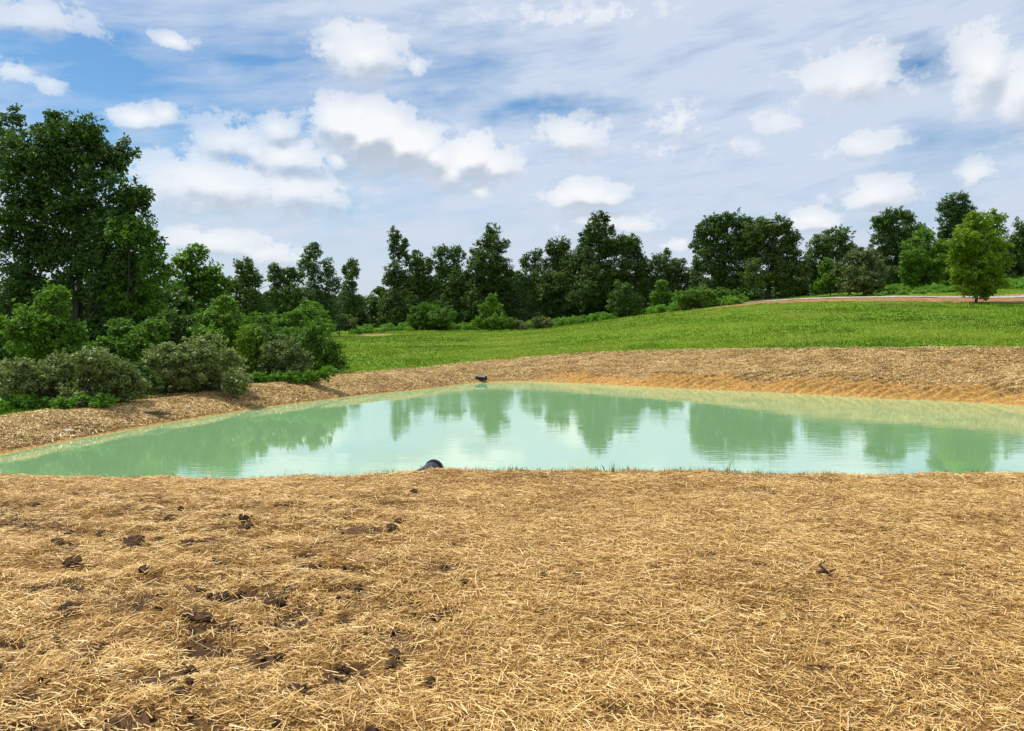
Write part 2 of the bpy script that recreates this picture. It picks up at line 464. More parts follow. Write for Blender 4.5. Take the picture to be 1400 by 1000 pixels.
def terrain(x, y, detail=True):
    x = np.asarray(x, float); y = np.asarray(y, float)
    th, a, Y = polar(x, y)
    fi = (a + 1.2) / 2.4 * (NA - 1); i = np.clip(fi.astype(int), 0, NA - 2); u = np.clip(fi - i, 0, 1)
    fj = (np.log(np.maximum(Y, .31)) - LY[0]) / (LY[-1] - LY[0]) * (NY - 1); j = np.clip(fj.astype(int), 0, NY - 2); v = np.clip(fj - j, 0, 1)
    z = (TAB[i, j] * (1 - v) + TAB[i, j + 1] * v) * (1 - u) + (TAB[i + 1, j] * (1 - v) + TAB[i + 1, j + 1] * v) * u
    w = sstep(np.abs(th), R(52), R(80))
    z = z * (1 - w) + 1.93 * w
    if detail:
        nearw = sstep(Y, 11, 9.3)
        m, reg = soil_mask(x, y)
        z = z + nearw * ((fbm(x * 1.4, y * 1.4, 3, 4) - .5) * .05 + (fbm(x * 7, y * 7, 5, 3) - .5) * .03)
        z = z + sstep(Y, 7.6, 8.8) * nearw * ((fbm(x * .9 + 7, y * .3, 83, 4, .6) - .5) * .14)
        z = z + nearw * reg * ((fbm(x * 3.2, y * 3.2, 9, 4, .6) - .5) * .12) - nearw * m * .02
        z = z + nearw * reg * np.sin((y + .35 * x) * 9 + 3 * fbm(x, y, 77, 2)) * .018
        Ys = feat(a, 1)
        bank = sstep(Y, Ys - .3, Ys + .4) * sstep(Y, Ys + 9, Ys + 5)
        z = z + bank * ((fbm(x * 1.6, y * 1.6, 13, 4, .6) - .5) * (.11 + .12 * sstep(a, 0, .1)))
        clayw = bank * sstep(a, 0.02, .12) * sstep(Y, Ys + 3.2, Ys + 1.2)
        z = z + clayw * np.abs(np.sin((x * .95 - (Y - Ys) * 1.5) * 7.5 + 9 * fbm(x * .45, y * .3, 6, 3))) * .30 * sstep(fbm(x * .35, y * .5, 19, 3), .30, .75)
        mead = sstep(Y, Ys + 4, Ys + 12)
        z = z + mead * ((fbm(x * .12, y * .12, 41, 3) - .5) * .25 + (fbm(x * .9, y * .9, 43, 3) - .5) * .10)
    return z

def ring_list():
    r = [.3]
    while r[-1] < 1.6: r.append(r[-1] * 1.12)
    while r[-1] < 10.5: r.append(r[-1] * 1.0125)
    while r[-1] < 17: r.append(r[-1] * 1.03)
    while r[-1] < 50: r.append(r[-1] + .085)
    while r[-1] < 160: r.append(r[-1] * 1.010)
    while r[-1] < 9000: r.append(r[-1] * 1.09)
    return np.array(r)

def build_ground():
    th = np.concatenate([np.linspace(-180, -50, 40, endpoint=False), np.linspace(-50, 50, 640), np.linspace(50, 180, 41)[1:-1]])
    th = np.radians(th); rr = ring_list()
    T, RR = np.meshgrid(th, rr, indexing='ij')
    x, y = RR * np.sin(T), RR * np.cos(T)
    n, m = x.shape
    x = x.ravel(); y = y.ravel(); z = terrain(x, y)
    _, a, Y = polar(x, y)
    ids = np.arange(n * m).reshape(n, m); nx = np.roll(ids, -1, axis=0)
    f = np.stack([ids[:, :-1], ids[:, 1:], nx[:, 1:], nx[:, :-1]], -1).reshape(-1, 4)
    # centre cap
    verts = np.column_stack([x, y, z])
    ci = len(verts); verts = np.vstack([verts, [[0, 0, float(terrain(np.array([0.]), np.array([.3]))[0])]]])
    capf = np.stack([ids[:, 0], nx[:, 0], np.full(n, ci), np.full(n, ci)], -1)
    Yg = feat(a, 4); Ys = feat(a, 1)
    grass = sstep(Y, Yg - 1.2, Yg + 1.4) * .75 + .25 * sstep(Y, Yg, Yg + 5)
    grass = np.where(Y < 16, 0, grass)
    bank = sstep(Y, Ys - 1, Ys) * (Y > 15)
    clay = bank * sstep(a + .12 * (fbm(x * .3, y * .3, 51, 3) - .5), -.01, .10) * sstep(Y + 2.6 * (fbm(x * .9, y * .9, 52, 4, .65) - .5), Ys + 1.4, Ys + .9)
    clay = np.maximum(clay, .3 * bank * sstep(Y + 1.6 * (fbm(x * .8, y * .8, 53, 3) - .5), Ys + .9, Ys + .2))
    clay = np.where((Y > 10.5) & (Y < Ys), 1, clay)
    greenish = bank * sstep(a, -.12, -.5) * sstep(Y, Ys + 1.4, Ys + 2.4) * .8
    m_, _ = soil_mask(x, y); soil = np.where(Y < 11, m_, 0)
    rd, side = road_dist(x, y)
    dirt = np.where(Y > 60, sstep(rd + 1.6 * (fbm(x * .6, y * .6, 61, 3) - .5) + np.where(side > 0, 4.6, 0), 8.4, 6.8), 0)
    near = sstep(Y, 12, 10)
    # a worn dirt patch beside the left bushes at the far end of the meadow
    dp = np.exp(-(((a + .20) / .05) ** 2 + ((Y - 97) / 4.0) ** 2)); dirt = np.maximum(dirt, sstep(dp + .4 * (fbm(x * .5, y * .5, 71, 3) - .5), .45, .7) * .8)
    grass = grass * (1 - dirt)
    pad = lambda q: np.append(q, q[0])
    attrs = {k: ('POINT', pad(v)) for k, v in dict(grass=grass, clay=clay, greenish=greenish, soil=soil, dirt=dirt, near=near).items()}
    me = np_mesh('ground', verts, f, 4, attrs, True)
    return link('ground', me, ground_mat(), kind='structure')
build_ground()

def build_water():
    a = np.linspace(-1.25, 1.25, 260); rows = 14
    ys = np.maximum(feat(a, 1) + .9, 15.2)
    V, Fc = [], []
    t = np.linspace(0, 1, rows)
    Yv = 11.6 + (ys[:, None] - 11.6) * t[None, :]
    Vx = a[:, None] * Yv
    verts = np.column_stack([Vx.ravel(), Yv.ravel(), np.zeros(Vx.size)])
    ids = np.arange(Vx.size).reshape(Vx.shape)
    f = np.stack([ids[:-1, :-1], ids[1:, :-1], ids[1:, 1:], ids[:-1, 1:]], -1).reshape(-1, 4)
    link('pond_water', np_mesh('pond_water', verts, f, 4, None, True), water_mat(), kind='structure')
build_water()

def build_road():
    tx, ty = np.gradient(RSX), np.gradient(RSY); L = np.hypot(tx, ty); nx, ny = -ty / L, tx / L
    cols = np.linspace(-.9, .9, 9)
    x = RSX[:, None] + nx[:, None] * cols; y = RSY[:, None] + ny[:, None] * cols
    z = terrain(x, y) + .10 - .05 * (np.abs(cols) / .9) ** 2
    ids = np.arange(x.size).reshape(x.shape)
    f = np.stack([ids[:-1, :-1], ids[1:, :-1], ids[1:, 1:], ids[:-1, 1:]], -1).reshape(-1, 4)
    link('gravel_road', np_mesh('gravel_road', np.column_stack([x.ravel(), y.ravel(), z.ravel()]), f, 4, None, True), GRAVEL, kind='structure')
build_road()

# ------------------------------------------------------------------ straw, grass (nobody could count these)
def ribbons(P, az, length, width, tilt, bend, rng, roll=.5):
    """thin bent stalks: six vertices each"""
    n = len(P)
    d = np.column_stack([np.cos(az) * np.cos(tilt), np.sin(az) * np.cos(tilt), np.sin(tilt)])
    s = np.column_stack([-np.sin(az), np.cos(az), np.zeros(n)])
    up = np.cross(d, s)
    ro = rng.normal(0, roll, n)[:, None]
    s = s * np.cos(ro) + up * np.sin(ro)
    V = np.zeros((n, 6, 3))
    for k, tt in enumerate((-.5, 0, .5)):
        c = P + d * (length * tt)[:, None]
        if k == 1: c = c + up * (bend * length)[:, None]
        V[:, 2 * k] = c - s * (width * .5)[:, None]; V[:, 2 * k + 1] = c + s * (width * .5)[:, None]
    b = np.arange(n)[:, None] * 6
    f = np.concatenate([b + np.array([[0, 1, 3, 2]]), b + np.array([[2, 3, 5, 4]])], 1).reshape(-1, 4)
    return V.reshape(-1, 3), f

def build_near_straw():
    rng = np.random.default_rng(5)
    N = 880000
    Y = rng.uniform(.6, 10.0, N) ** 1.0; w = .78 * Y + 3.4
    pick = rng.random(N) < w / 11.2; Y = Y[pick]; w = w[pick]; N = len(Y)
    extra = rng.integers(0, N, int(N * .42)); Y = np.concatenate([Y, Y[extra] + rng.uniform(-.3, .3, len(extra))]).clip(.6, 10); w = .78 * Y + 3.4; N = len(Y)
    x = rng.uniform(-1, 1, N) * w; y = Y
    Y = np.where(np.abs(x) > .78 * y + .8, Y + 5, Y)      # thinner out at the sides
    m, reg = soil_mask(x, y)
    keep = rng.random(N) > m * .80
    # keep the count down far away, where the stalks are wider mats
    keep &= rng.random(N) < np.clip(1.25 - Y / 16, .42, 1)
    Y = y
    clump = fbm(x * 2.2, y * 2.2, 91, 3)
    x, y, Y, clump = x[keep], y[keep], Y[keep], clump[keep]; n = len(x)
    L = rng.lognormal(math.log(.050), .48, n).clip(.025, .30); W = rng.uniform(.0019, .0042, n) * (1 + Y * .02)
    flow = (fbm(x * .7, y * .7, 95, 2) - .5) * 5
    az = np.where(rng.random(n) < .22, flow + rng.normal(0, .6, n), rng.uniform(0, math.pi * 2, n))
    z0 = terrain(x, y)
    e = .04; gx = (terrain(x + e, y, False) - terrain(x - e, y, False)) / (2 * e); gy = (terrain(x, y + e, False) - terrain(x, y - e, False)) / (2 * e)
    slope = np.arctan(gx * np.cos(az) + gy * np.sin(az))
    lift = rng.random(n) ** 2
    tilt = slope + rng.normal(0, .11, n) + np.where(rng.random(n) < .04, rng.normal(0, .4, n), 0)
    z = z0 + .004 + lift * .026 + np.abs(np.sin(tilt - slope)) * L * .45
    tint = (.53 + rng.normal(0, .28, n) + (clump - .5) * .45 + (lift - .3) * .12).clip(0, 1)
    V, f = ribbons(np.column_stack([x, y, z]), az, L, W, tilt, rng.normal(0, .05, n), rng)
    me = np_mesh('straw_mulch', V, f, 4, {'tint': ('FACE', np.repeat(tint, 2))}, False)
    link('straw_mulch', me, STRAW, kind='stuff', label='loose golden straw mulch spread over the near bank')
build_near_straw()

def build_far_straw():
    rng = np.random.default_rng(6)
    N = 260000
    a = rng.uniform(-.95, .95, N); Ys = feat(a, 1); Yg = feat(a, 4)
    Y = Ys + .15 + (Yg + .9 - Ys) * rng.random(N)
    x = a * Y; y = Y
    clay = sstep(a, -.01, .10) * sstep(Y + 2.6 * (fbm(x * .9, y * .9, 52, 4, .65) - .5), Ys + 1.4, Ys + .9)
    keep = (rng.random(N) > clay * .90) & (rng.random(N) < .35 + .65 * sstep(Y, Ys, Ys + .8))
    x, y, a, Y = x[keep], y[keep], a[keep], Y[keep]; n = len(x)
    L = rng.uniform(.06, .24, n); W = rng.uniform(.008, .024, n)
    az = rng.uniform(0, 2 * math.pi, n)
    e = .15; gx = (terrain(x + e, y, False) - terrain(x - e, y, False)) / (2 * e); gy = (terrain(x, y + e, False) - terrain(x, y - e, False)) / (2 * e)
    tilt = np.arctan(gx * np.cos(az) + gy * np.sin(az)) + rng.normal(0, .22, n)
    z = terrain(x, y) + .015 + rng.random(n) * .03
    clump = fbm(x * 1.5, y * 1.5, 92, 3)
    tint = (.5 + rng.normal(0, .25, n) + (clump - .5) * .7).clip(0, 1)
    V, f = ribbons(np.column_stack([x, y, z]), az, L, W, tilt, rng.normal(0, .08, n), rng)
    link('bank_straw', np_mesh('bank_straw', V, f, 4, {'tint': ('FACE', np.repeat(tint, 2))}), STRAW_FAR, kind='stuff', label='weathered straw mulch on the far bank of the pond')
build_far_straw()

def blades(name, x, y, h, w, tint, mat, rng, label, lean=.35):
    n = len(x); z = terrain(x, y) - .01
    az = rng.uniform(0, 2 * math.pi, n); s = np.column_stack([np.cos(az), np.sin(az), np.zeros(n)]) * (w * .5)[:, None]
    la = rng.uniform(0, 2 * math.pi, n); ln = np.abs(rng.normal(0, lean, n)) * h
    P = np.column_stack([x, y, z]); tip = P + np.column_stack([np.cos(la) * ln, np.sin(la) * ln, h])
    mid = P + np.column_stack([np.cos(la) * ln * .3, np.sin(la) * ln * .3, h * .55])
    V = np.stack([P - s, P + s, mid + s * .75, tip, mid - s * .75], 1).reshape(-1, 3)
    f = np.arange(n * 5).reshape(n, 5)
    return link(name, np_mesh(name, V, f, 5, {'tint': ('FACE', tint)}), mat, kind='stuff', label=label)

def build_grass():
    rng = np.random.default_rng(7)
    N = 260000
    a = rng.uniform(-.72, .80, N); Yg = feat(a, 4); Yw = feat(a, 6)
    Y = Yg - 1.2 + (Yw + 17.2 - Yg) * rng.random(N) ** 1.25
    x = a * Y; y = Y
    edge = Y - Yg + 3.2 * (fbm(x * .5, y * .5, 46, 4, .6) - .5)
    rd, _s = road_dist(x, y)
    keep = (rd > np.where(_s > 0, 3.0, 7.6)) | (rng.random(N) < .04)
    e = np.exp(-(((a + .20) / .05) ** 2 + ((Y - 97) / 4) ** 2)); keep &= (e < .5) & (rng.random(N) < sstep(edge, -.5, 1.2))
    x, y, Y = x[keep], y[keep], Y[keep]; n = len(x)
    big = fbm(x * .16, y * .16, 44, 3); sm = fbm(x * .9, y * .9, 45, 3)
    h = rng.uniform(.04, .10, n) * (1 + sstep(sm, .6, .75) * 1.6); w = rng.uniform(.03, .07, n) * (.6 + Y / 90)
    tint = (.40 + rng.normal(0, .17, n) + (big - .5) * 2.3 + (sm - .5) * .8).clip(0, 1)
    blades('meadow_grass', x, y, h, w, tint, GRASSM, rng, 'short green meadow grass rising from the pond bank to the trees', .6)
build_grass()

def build_sprouts():
    rng = np.random.default_rng(8)
    X, Yv, H, W = [], [], [], []
    for _ in range(300):
        px = rng.choice([rng.uniform(640, 1120), rng.uniform(430, 1350), rng.uniform(60, 1350)])
        Y = rng.uniform(8.8, 9.3); n = rng.integers(3, 12)
        for _ in range(n):
            X.append((px - 700) / F * Y + rng.normal(0, .035)); Yv.append(Y + rng.normal(0, .03)); H.append(rng.uniform(.03, .10)); W.append(rng.uniform(.003, .006))
    for (px, n, h) in ((700, 40, .12), (712, 20, .07), (838, 14, .17), (845, 14, .10), (860, 10, .12), (930, 10, .08), (1003, 12, .10), (676, 16, .08), (1130, 14, .07), (760, 20, .07)):
        for _ in range(n):
            X.append((px - 700) / F * 9.05 + rng.normal(0, .05)); Yv.append(9.05 + rng.normal(0, .05)); H.append(rng.uniform(.4, 1) * h); W.append(rng.uniform(.004, .007))
    n = len(X)
    blades('grass_sprouts', np.array(X), np.array(Yv), np.array(H), np.array(W), rng.random(n), SPROUT, rng, 'thin young grass sprouting along the near edge of the pond', .3)
build_sprouts()

# ------------------------------------------------------------------ foliage builder
def leaves_mesh(name, lobes, leaf, density, rng, tint_shift=0.0, sub=True, droop=0.0, airy=0.0):
    """lobes: (centre, radii). Leaf clusters spread through each lobe's volume, uneven at its edge."""
    Ps, Ns, Ts, Ss = [], [], [], []
    allobes = []
    for c, r in lobes:
        allobes.append((np.array(c), np.array(r), 1.0))
        if sub:
            for _ in range(5):
                d = rng.normal(size=3); d /= np.linalg.norm(d); d[2] = d[2] * .9 + .15
                k = rng.uniform(.28, .46)
                allobes.append((np.array(c) + d * np.array(r) * rng.uniform(.75, 1.02), np.array(r) * k, .9))
    for c, r, w in allobes:
        rm = float(np.cbrt(np.prod(r)))
        rc = np.clip(rm * .33, leaf * 1.6, 1.0)
        nc = int(np.clip((rm / rc) ** 2 * 7 * w, 5, 90))
        d = rng.normal(size=(nc, 3)); d /= np.linalg.norm(d, axis=1)[:, None]
        rad = np.clip(rng.random(nc) ** .45, .15, 1) * rng.uniform(.82, 1.08, nc)
        cc = c + d * rad[:, None] * r
        csz = rc * rng.uniform(.55, 1.25, nc)
        ct = rng.normal(0, .18, nc)
        area = .55 * leaf * leaf
        nl = np.maximum(3, (density * (1 - airy) * 3.1 * csz ** 2 / area)).astype(int)
        idx = np.repeat(np.arange(nc), nl); n = len(idx)
        off = rng.normal(size=(n, 3)); off /= np.linalg.norm(off, axis=1)[:, None]
        off = off * (rng.random(n) ** .4)[:, None] * csz[idx][:, None]
        off[:, 2] *= .62
        off[:, 2] -= droop * (off[:, 0] ** 2 + off[:, 1] ** 2)
        P = cc[idx] + off
        nrm = off / (np.linalg.norm(off, axis=1)[:, None] + 1e-6) * .5 + rng.normal(0, .55, (n, 3)) + np.array([0, 0, .55])
        Ps.append(P); Ns.append(nrm); Ts.append(.45 + ct[idx] + rng.normal(0, .16, n) + tint_shift)
        Ss.append(leaf * rng.lognormal(0, .3, n))
    for c, r in lobes if sub else []:         # ragged shoots sticking out of the crown
        c = np.array(c); r = np.array(r); rm = float(np.cbrt(np.prod(r)))
        ns = 12; d = rng.normal(size=(ns, 3)); d[:, 2] += .35; d /= np.linalg.norm(d, axis=1)[:, None]
        ln = rm * rng.uniform(.2, .62, ns); m = np.clip((ln / leaf * 9).astype(int), 6, 60); ix = np.repeat(np.arange(ns), m); n = len(ix)
        dd = d + np.array([0, 0, .5]) + rng.normal(0, .3, (ns, 3)); dd /= np.linalg.norm(dd, axis=1)[:, None]
        t = rng.random(n)
        Ps.append(c + d[ix] * r * .8 + dd[ix] * (ln[ix] * t)[:, None] + rng.normal(0, 1, (n, 3)) * (leaf * (1.1 - .6 * t))[:, None])
        Ns.append(rng.normal(0, .7, (n, 3)) + np.array([0, 0, .5])); Ts.append(.5 + rng.normal(0, .2, n) + tint_shift); Ss.append(leaf * rng.lognormal(0, .3, n))
    P = np.concatenate(Ps); N = np.concatenate(Ns); T = np.concatenate(Ts).clip(0, 1); S = np.concatenate(Ss)
    N /= np.linalg.norm(N, axis=1)[:, None]
    h = rng.normal(size=N.shape); u = np.cross(N, h); u /= np.linalg.norm(u, axis=1)[:, None]; v = np.cross(N, u)
    S = S[:, None]
    V = np.stack([P - u * S * .62, P - v * S * .36 + N * S * .10, P + u * S * .62, P + v * S * .36 + N * S * .10], 1).reshape(-1, 3)
    f = np.arange(len(P) * 4).reshape(-1, 4)
    return np_mesh(name, V, f, 4, {'tint': ('FACE', T)}), len(P)

def tube(path, radii, sides=8):
    path = np.array(path, float); V = []; n = len(path)
    for i in range(n):
        t = path[min(i + 1, n - 1)] - path[max(i - 1, 0)]; t /= np.linalg.norm(t) + 1e-9
        h = np.array([1., 0, 0]) if abs(t[0]) < .8 else np.array([0, 1., 0])
        u = np.cross(t, h); u /= np.linalg.norm(u); v = np.cross(t, u)
        for k in range(sides):
            q = 2 * math.pi * k / sides; V.append(path[i] + (u * math.cos(q) + v * math.sin(q)) * radii[i])
    f = []
    for i in range(n - 1):
        for k in range(sides):
            f.append((i * sides + k, i * sides + (k + 1) % sides, (i + 1) * sides + (k + 1) % sides, (i + 1) * sides + k))
    return np.array(V), np.array(f)

def wood_mesh(name, base, tops, lobes, r0, rng):
    """base point, list of stem tops, limbs from the stems to the lobes"""
    Vs, Fs, o = [], [], 0
    def put(V, f):
        nonlocal o
        Vs.append(V); Fs.append(f + o); o += len(V)
    stems = []
    for ti, tp in enumerate(tops):
        k = 7; P = []
        b = base + np.array([rng.normal(0, r0 * .8), rng.normal(0, r0 * .8), 0]) * (ti > 0)
        for i in range(k):
            t = i / (k - 1)
            P.append(b * (1 - t) + tp * t + np.array([rng.normal(0, 1), rng.normal(0, 1), 0]) * r0 * .5 * math.sin(math.pi * t))
        P[0] = b - np.array([0, 0, .4])
        rad = [r0 * (1.35 if i == 0 else 1 - .82 * i / (k - 1)) * (1 if ti == 0 else .75) for i in range(k)]
        put(*tube(P, rad)); stems.append(np.array(P))
    for c, r in lobes:
        st = stems[int(np.argmin([np.hypot(*(s[-1][:2] - np.array(c)[:2])) for s in stems]))]
        zt = c[2] - .55 * abs(np.hypot(*(np.array(c) - st[3])[:2])) - r[2] * .4
        j = int(np.argmin(np.abs(st[:, 2] - zt))); s0 = st[max(1, j)]
        for _ in range(3):
            e = np.array(c) + rng.normal(0, .45, 3) * np.array(r)
            m = (s0 + e) / 2 + np.array([0, 0, -.06 * np.linalg.norm(e - s0)])
            rr = r0 * .34
            put(*tube([s0, m, e], [rr, rr * .6, rr * .18], 5))
    return np_mesh(name, np.concatenate(Vs), np.concatenate(Fs), 4, None, True)

RNG = np.random.default_rng(2024)
def plant(name, label, cat, mat, Y, foot, lobes, leaf=0.205, dens=1.0, r0=.22, group=None, stems=None, depth=1.0, tint=0.0, airy=0.0, parts=('trunk', 'crown'), sub=True, zf=None):
    """foot: column of the stem; lobes: (px, py, half width, half height) seen at distance Y, given real depth"""
    x = (foot - 700) / F * Y
    z = float(terrain(np.array([x]), np.array([Y]))[0])
    base = np.array([x, Y, z])
    L = []
    W = max(l[2] for l in lobes) / F * Y
    for (px, py, rx, ry) in lobes:
        dy = RNG.uniform(-.55, .55) * W * depth
        yy = Y + dy
        c = at(px, py, yy)
        k = yy / F
        if c[2] - ry * k * .8 < z - .3: pass
        L.append((c, np.array([rx * k, max(.5 * rx, .45 * ry) * k * 1.05 * depth, ry * k])))
    top = max(L, key=lambda q: q[0][2] + q[1][2])
    tops = []
    for s in (stems or [None]):
        if s is None: tops.append(top[0] * np.array([.6, .6, 1]) + base * np.array([.4, .4, 0]) + np.array([0, 0, top[1][2] * .2]))
        else: tops.append(at(s[0], s[1], Y))
    root = bpy.data.objects.new(name, None); COL.objects.link(root); root.location = base
    root.empty_display_size = .3
    root['label'] = label; root['category'] = cat
    if group: root['group'] = group
    Lr = [(c - base, r) for c, r in L]
    link(parts[0], wood_mesh(parts[0], np.zeros(3), [t - base for t in tops], Lr, r0, RNG), BARK, root)
    me, n = leaves_mesh(parts[1], Lr, leaf, dens, RNG, tint, sub, 0, airy)
    link(parts[1], me, LM[mat], root)
    return root, n

TOTAL = 0
def tree(*a, **k):
    global TOTAL
    r, n = plant(*a, **k); TOTAL += n
def shrub(*a, **k):
    global TOTAL
    k.setdefault('parts', ('stem', 'foliage')); k.setdefault('r0', .07); k.setdefault('leaf', .10)
    r, n = plant(*a, **k); TOTAL += n

exec_order = []
GL, GF, GH, GS, GE = 'trees beyond the left bank', 'trees along the far edge of the meadow', 'trees on the right hill', 'shrubs behind the left bank', 'shrubs along the edge of the meadow'

# ---- left group
tree('tall_tree', 'tallest dark leafy tree, at the left edge, with several thin stems and sky showing through', 'tree', 'oak', 46, 108,
     [(84,180,34,26),(118,178,24,22),(60,215,40,40),(120,225,46,36),(163,214,24,22),(150,268,44,34),(185,272,20,16),(194,266,15,10),(70,275,44,36),
      (30,240,40,60),(22,330,50,60),(80,330,34,30),(150,312,40,26),(90,385,60,40),(150,375,46,40),(30,420,50,50),(110,440,60,36),(60,470,60,40),(170,440,40,40),(100,285,40,30),(178,300,24,26),(130,350,46,30),(190,420,36,36),(200,465,34,34),(140,470,50,30),(95,205,40,30),(10,200,40,50)],
     leaf=.17, dens=.85, r0=.22, tint=-.12, group=GL, stems=[(104,190),(122,215),(80,205),(150,260)], airy=.04)
tree('leaning_tree', 'mid height tree with a rounded sunlit crown leaning out beside the tallest tree', 'tree', 'bright', 44, 178,
     [(176,318,28,22),(200,330,24,26),(188,362,32,28),(212,372,18,30),(165,400,34,34),(200,425,30,40)], leaf=.16, dens=.95, r0=.11, group=GL, tint=-.25)
tree('broadleaf_tree', 'bright green broadleaf tree with a star shaped top, first right of the tall dark one', 'tree', 'bright', 60, 264,
     [(262,352,18,16),(250,372,24,16),(284,378,22,18),(266,400,40,22),(300,405,16,26),(244,425,26,30),(282,440,36,30),(230,455,30,30)], leaf=.19, dens=.95, r0=.2, group=GL, tint=-.06)
tree('round_topped_tree', 'small dark round topped tree standing behind the bright star shaped crown', 'tree', 'dark', 74, 336,
     [(334,366,13,12),(340,385,22,16),(330,408,28,22),(350,425,24,26),(320,440,26,28)], leaf=0.185, r0=.18, group=GL, tint=.1)
tree('spiky_tree', 'ragged low tree with a thin spike at its left, before the tall two peaked tree', 'tree', 'oak', 88, 395,
     [(375,372,7,12),(388,382,18,12),(406,378,12,14),(385,408,26,22),(408,412,24,24),(395,440,34,22)], leaf=0.200, r0=.18, group=GL)
tree('two_peaked_tree', 'tall slim airy tree with two feathery peaks above the left bushes', 'tree', 'airy', 96, 436,
     [(427,348,14,14),(423,366,16,14),(430,386,13,14),(450,368,9,14),(454,388,11,14),(446,412,20,18),(426,418,18,20),(450,436,22,20)], leaf=0.200, dens=.8, r0=.17, group=GL, stems=[(428,350),(450,368)], airy=.12)
tree('spire_tree', 'slender spire shaped tree standing alone against the sky in the gap', 'tree', 'dark', 118, 477,
     [(482,362,7,9),(474,372,5,10),(486,370,5,8),(478,386,9,12),(477,402,12,12),(476,420,18,16)], leaf=0.205, r0=.15, group=GF, airy=.05)
# ---- centre line
tree('narrow_tree', 'tall narrow tree with a bare notched spike top, left end of the central line', 'tree', 'dark', 126, 540,
     [(539,325,8,13),(543,346,12,14),(552,338,5,10),(536,376,14,18),(550,382,17,18),(538,412,20,22),(545,436,20,20),(530,430,12,22)], leaf=0.220, r0=.26, group=GF, tint=.08)
tree('stepped_tree', 'tree with a crown stepping down to the right of the narrow spike', 'tree', 'oak', 130, 572,
     [(566,358,14,13),(577,366,13,16),(588,362,5,8),(572,388,22,20),(588,394,14,20),(572,420,26,24)], leaf=0.220, r0=.24, group=GF, tint=.16)
tree('lumpy_tree', 'mid height tree with a lumpy flat top, left of the tall pointed one', 'tree', 'oak', 134, 612,
     [(606,348,14,12),(624,350,12,12),(612,372,22,18),(626,392,22,24),(604,402,20,22),(614,428,28,24)], leaf=0.220, r0=.24, group=GF, tint=.2)
tree('pointed_tree', 'tall tree with a pale thin topped peak, second tallest of the central line', 'tree', 'dark', 132, 676,
     [(674,320,11,12),(668,334,12,13),(682,338,12,14),(654,346,10,14),(666,362,26,22),(684,372,18,26),(650,374,14,22),(672,400,34,28),(690,410,18,30),(668,436,36,22),(648,420,18,26)], leaf=0.220, r0=.3, group=GF, tint=.04)
tree('forked_tree', 'airy tree with two small rounded forks and sky between them', 'tree', 'airy', 130, 728,
     [(717,358,7,10),(733,350,9,10),(726,368,14,11),(720,388,18,18),(738,396,18,22),(716,418,22,22),(732,434,24,20)], leaf=0.215, dens=.85, r0=.22, group=GF, airy=.1)
tree('twin_topped_tree', 'broad dark tree with two tufts on top, left of the tallest central tree', 'tree', 'dark', 128, 766,
     [(758,338,11,13),(772,335,8,10),(764,356,20,16),(748,374,18,18),(780,370,14,22),(764,394,30,26),(748,418,24,28),(778,424,28,28)], leaf=0.220, r0=.28, group=GF, tint=.06)
tree('towering_tree', 'tallest tree of the central line, dark and massive with a round head on top', 'tree', 'dark', 124, 818,
     [(818,302,13,11),(812,316,14,12),(828,318,13,12),(802,328,13,13),(818,340,26,20),(842,336,16,16),(800,360,22,24),(832,368,30,28),(812,400,36,30),(838,408,26,32),(794,412,22,30),(820,432,36,16)], leaf=0.220, r0=.36, group=GF, tint=-.06)
tree('shoulder_tree', 'tree forming a lower shoulder on the right of the towering dark one', 'tree', 'oak', 124, 866,
     [(854,336,13,13),(866,332,9,9),(868,352,17,16),(880,366,9,14),(862,378,24,22),(876,396,22,26),(858,414,20,20)], leaf=0.220, r0=.26, group=GF, tint=.14)
tree('feathery_tree', 'low spreading feathery tree at the right end of the central line', 'tree', 'airy', 124, 914,
     [(910,352,6,10),(900,362,14,12),(918,366,18,13),(936,376,13,12),(906,384,24,18),(928,396,24,18),(896,404,18,18),(948,388,14,16)], leaf=0.215, r0=.22, group=GF, airy=.04)
tree('pale_thin_tree', 'pale thin tree filling the gap left of the big round oak', 'tree', 'airy', 120, 962,
     [(952,378,10,12),(962,390,14,12),(955,402,16,14),(978,396,14,16)], leaf=0.205, r0=.14, group=GF, tint=.2, airy=.1)
# ---- right hill
tree('oak_tree', 'big oak with a full rounded crown, left one of the pair on the hill', 'tree', 'oak', 108, 988,
     [(998,306,26,15),(972,318,24,18),(1016,318,18,20),(956,336,13,12),(990,338,36,26),(968,360,22,20),(1004,366,30,26),(985,390,30,18)], leaf=0.200, dens=1.0, r0=.34, group=GH, tint=.0)
tree('oak_tree', 'big oak with jagged top and side branch, right one of the hill pair', 'tree', 'dark', 104, 1048,
     [(1036,314,22,17),(1066,308,15,13),(1054,330,34,22),(1084,326,15,9),(1030,344,24,22),(1072,352,26,24),(1044,376,36,24),(1078,384,28,22),(1092,362,10,12)], leaf=0.200, dens=1.0, r0=.34, group=GH, tint=.1)
tree('hill_tree', 'mid size tree with a broad dome behind the round olive green shrub', 'tree', 'airy', 106, 1140,
     [(1148,322,18,11),(1122,336,18,15),(1148,344,24,18),(1116,362,18,24),(1138,376,24,22),(1120,390,14,16)], leaf=0.200, r0=.22, group=GH, tint=.1)
tree('spreading_tree', 'dark tree with a spreading leafy top behind the shrubs on the hill', 'tree', 'oak', 108, 1222,
     [(1222,296,17,10),(1240,298,11,8),(1208,306,15,11),(1224,320,32,20),(1246,326,22,18),(1206,336,18,18),(1228,350,28,22),(1222,372,26,20)], leaf=0.200, r0=.26, group=GH)
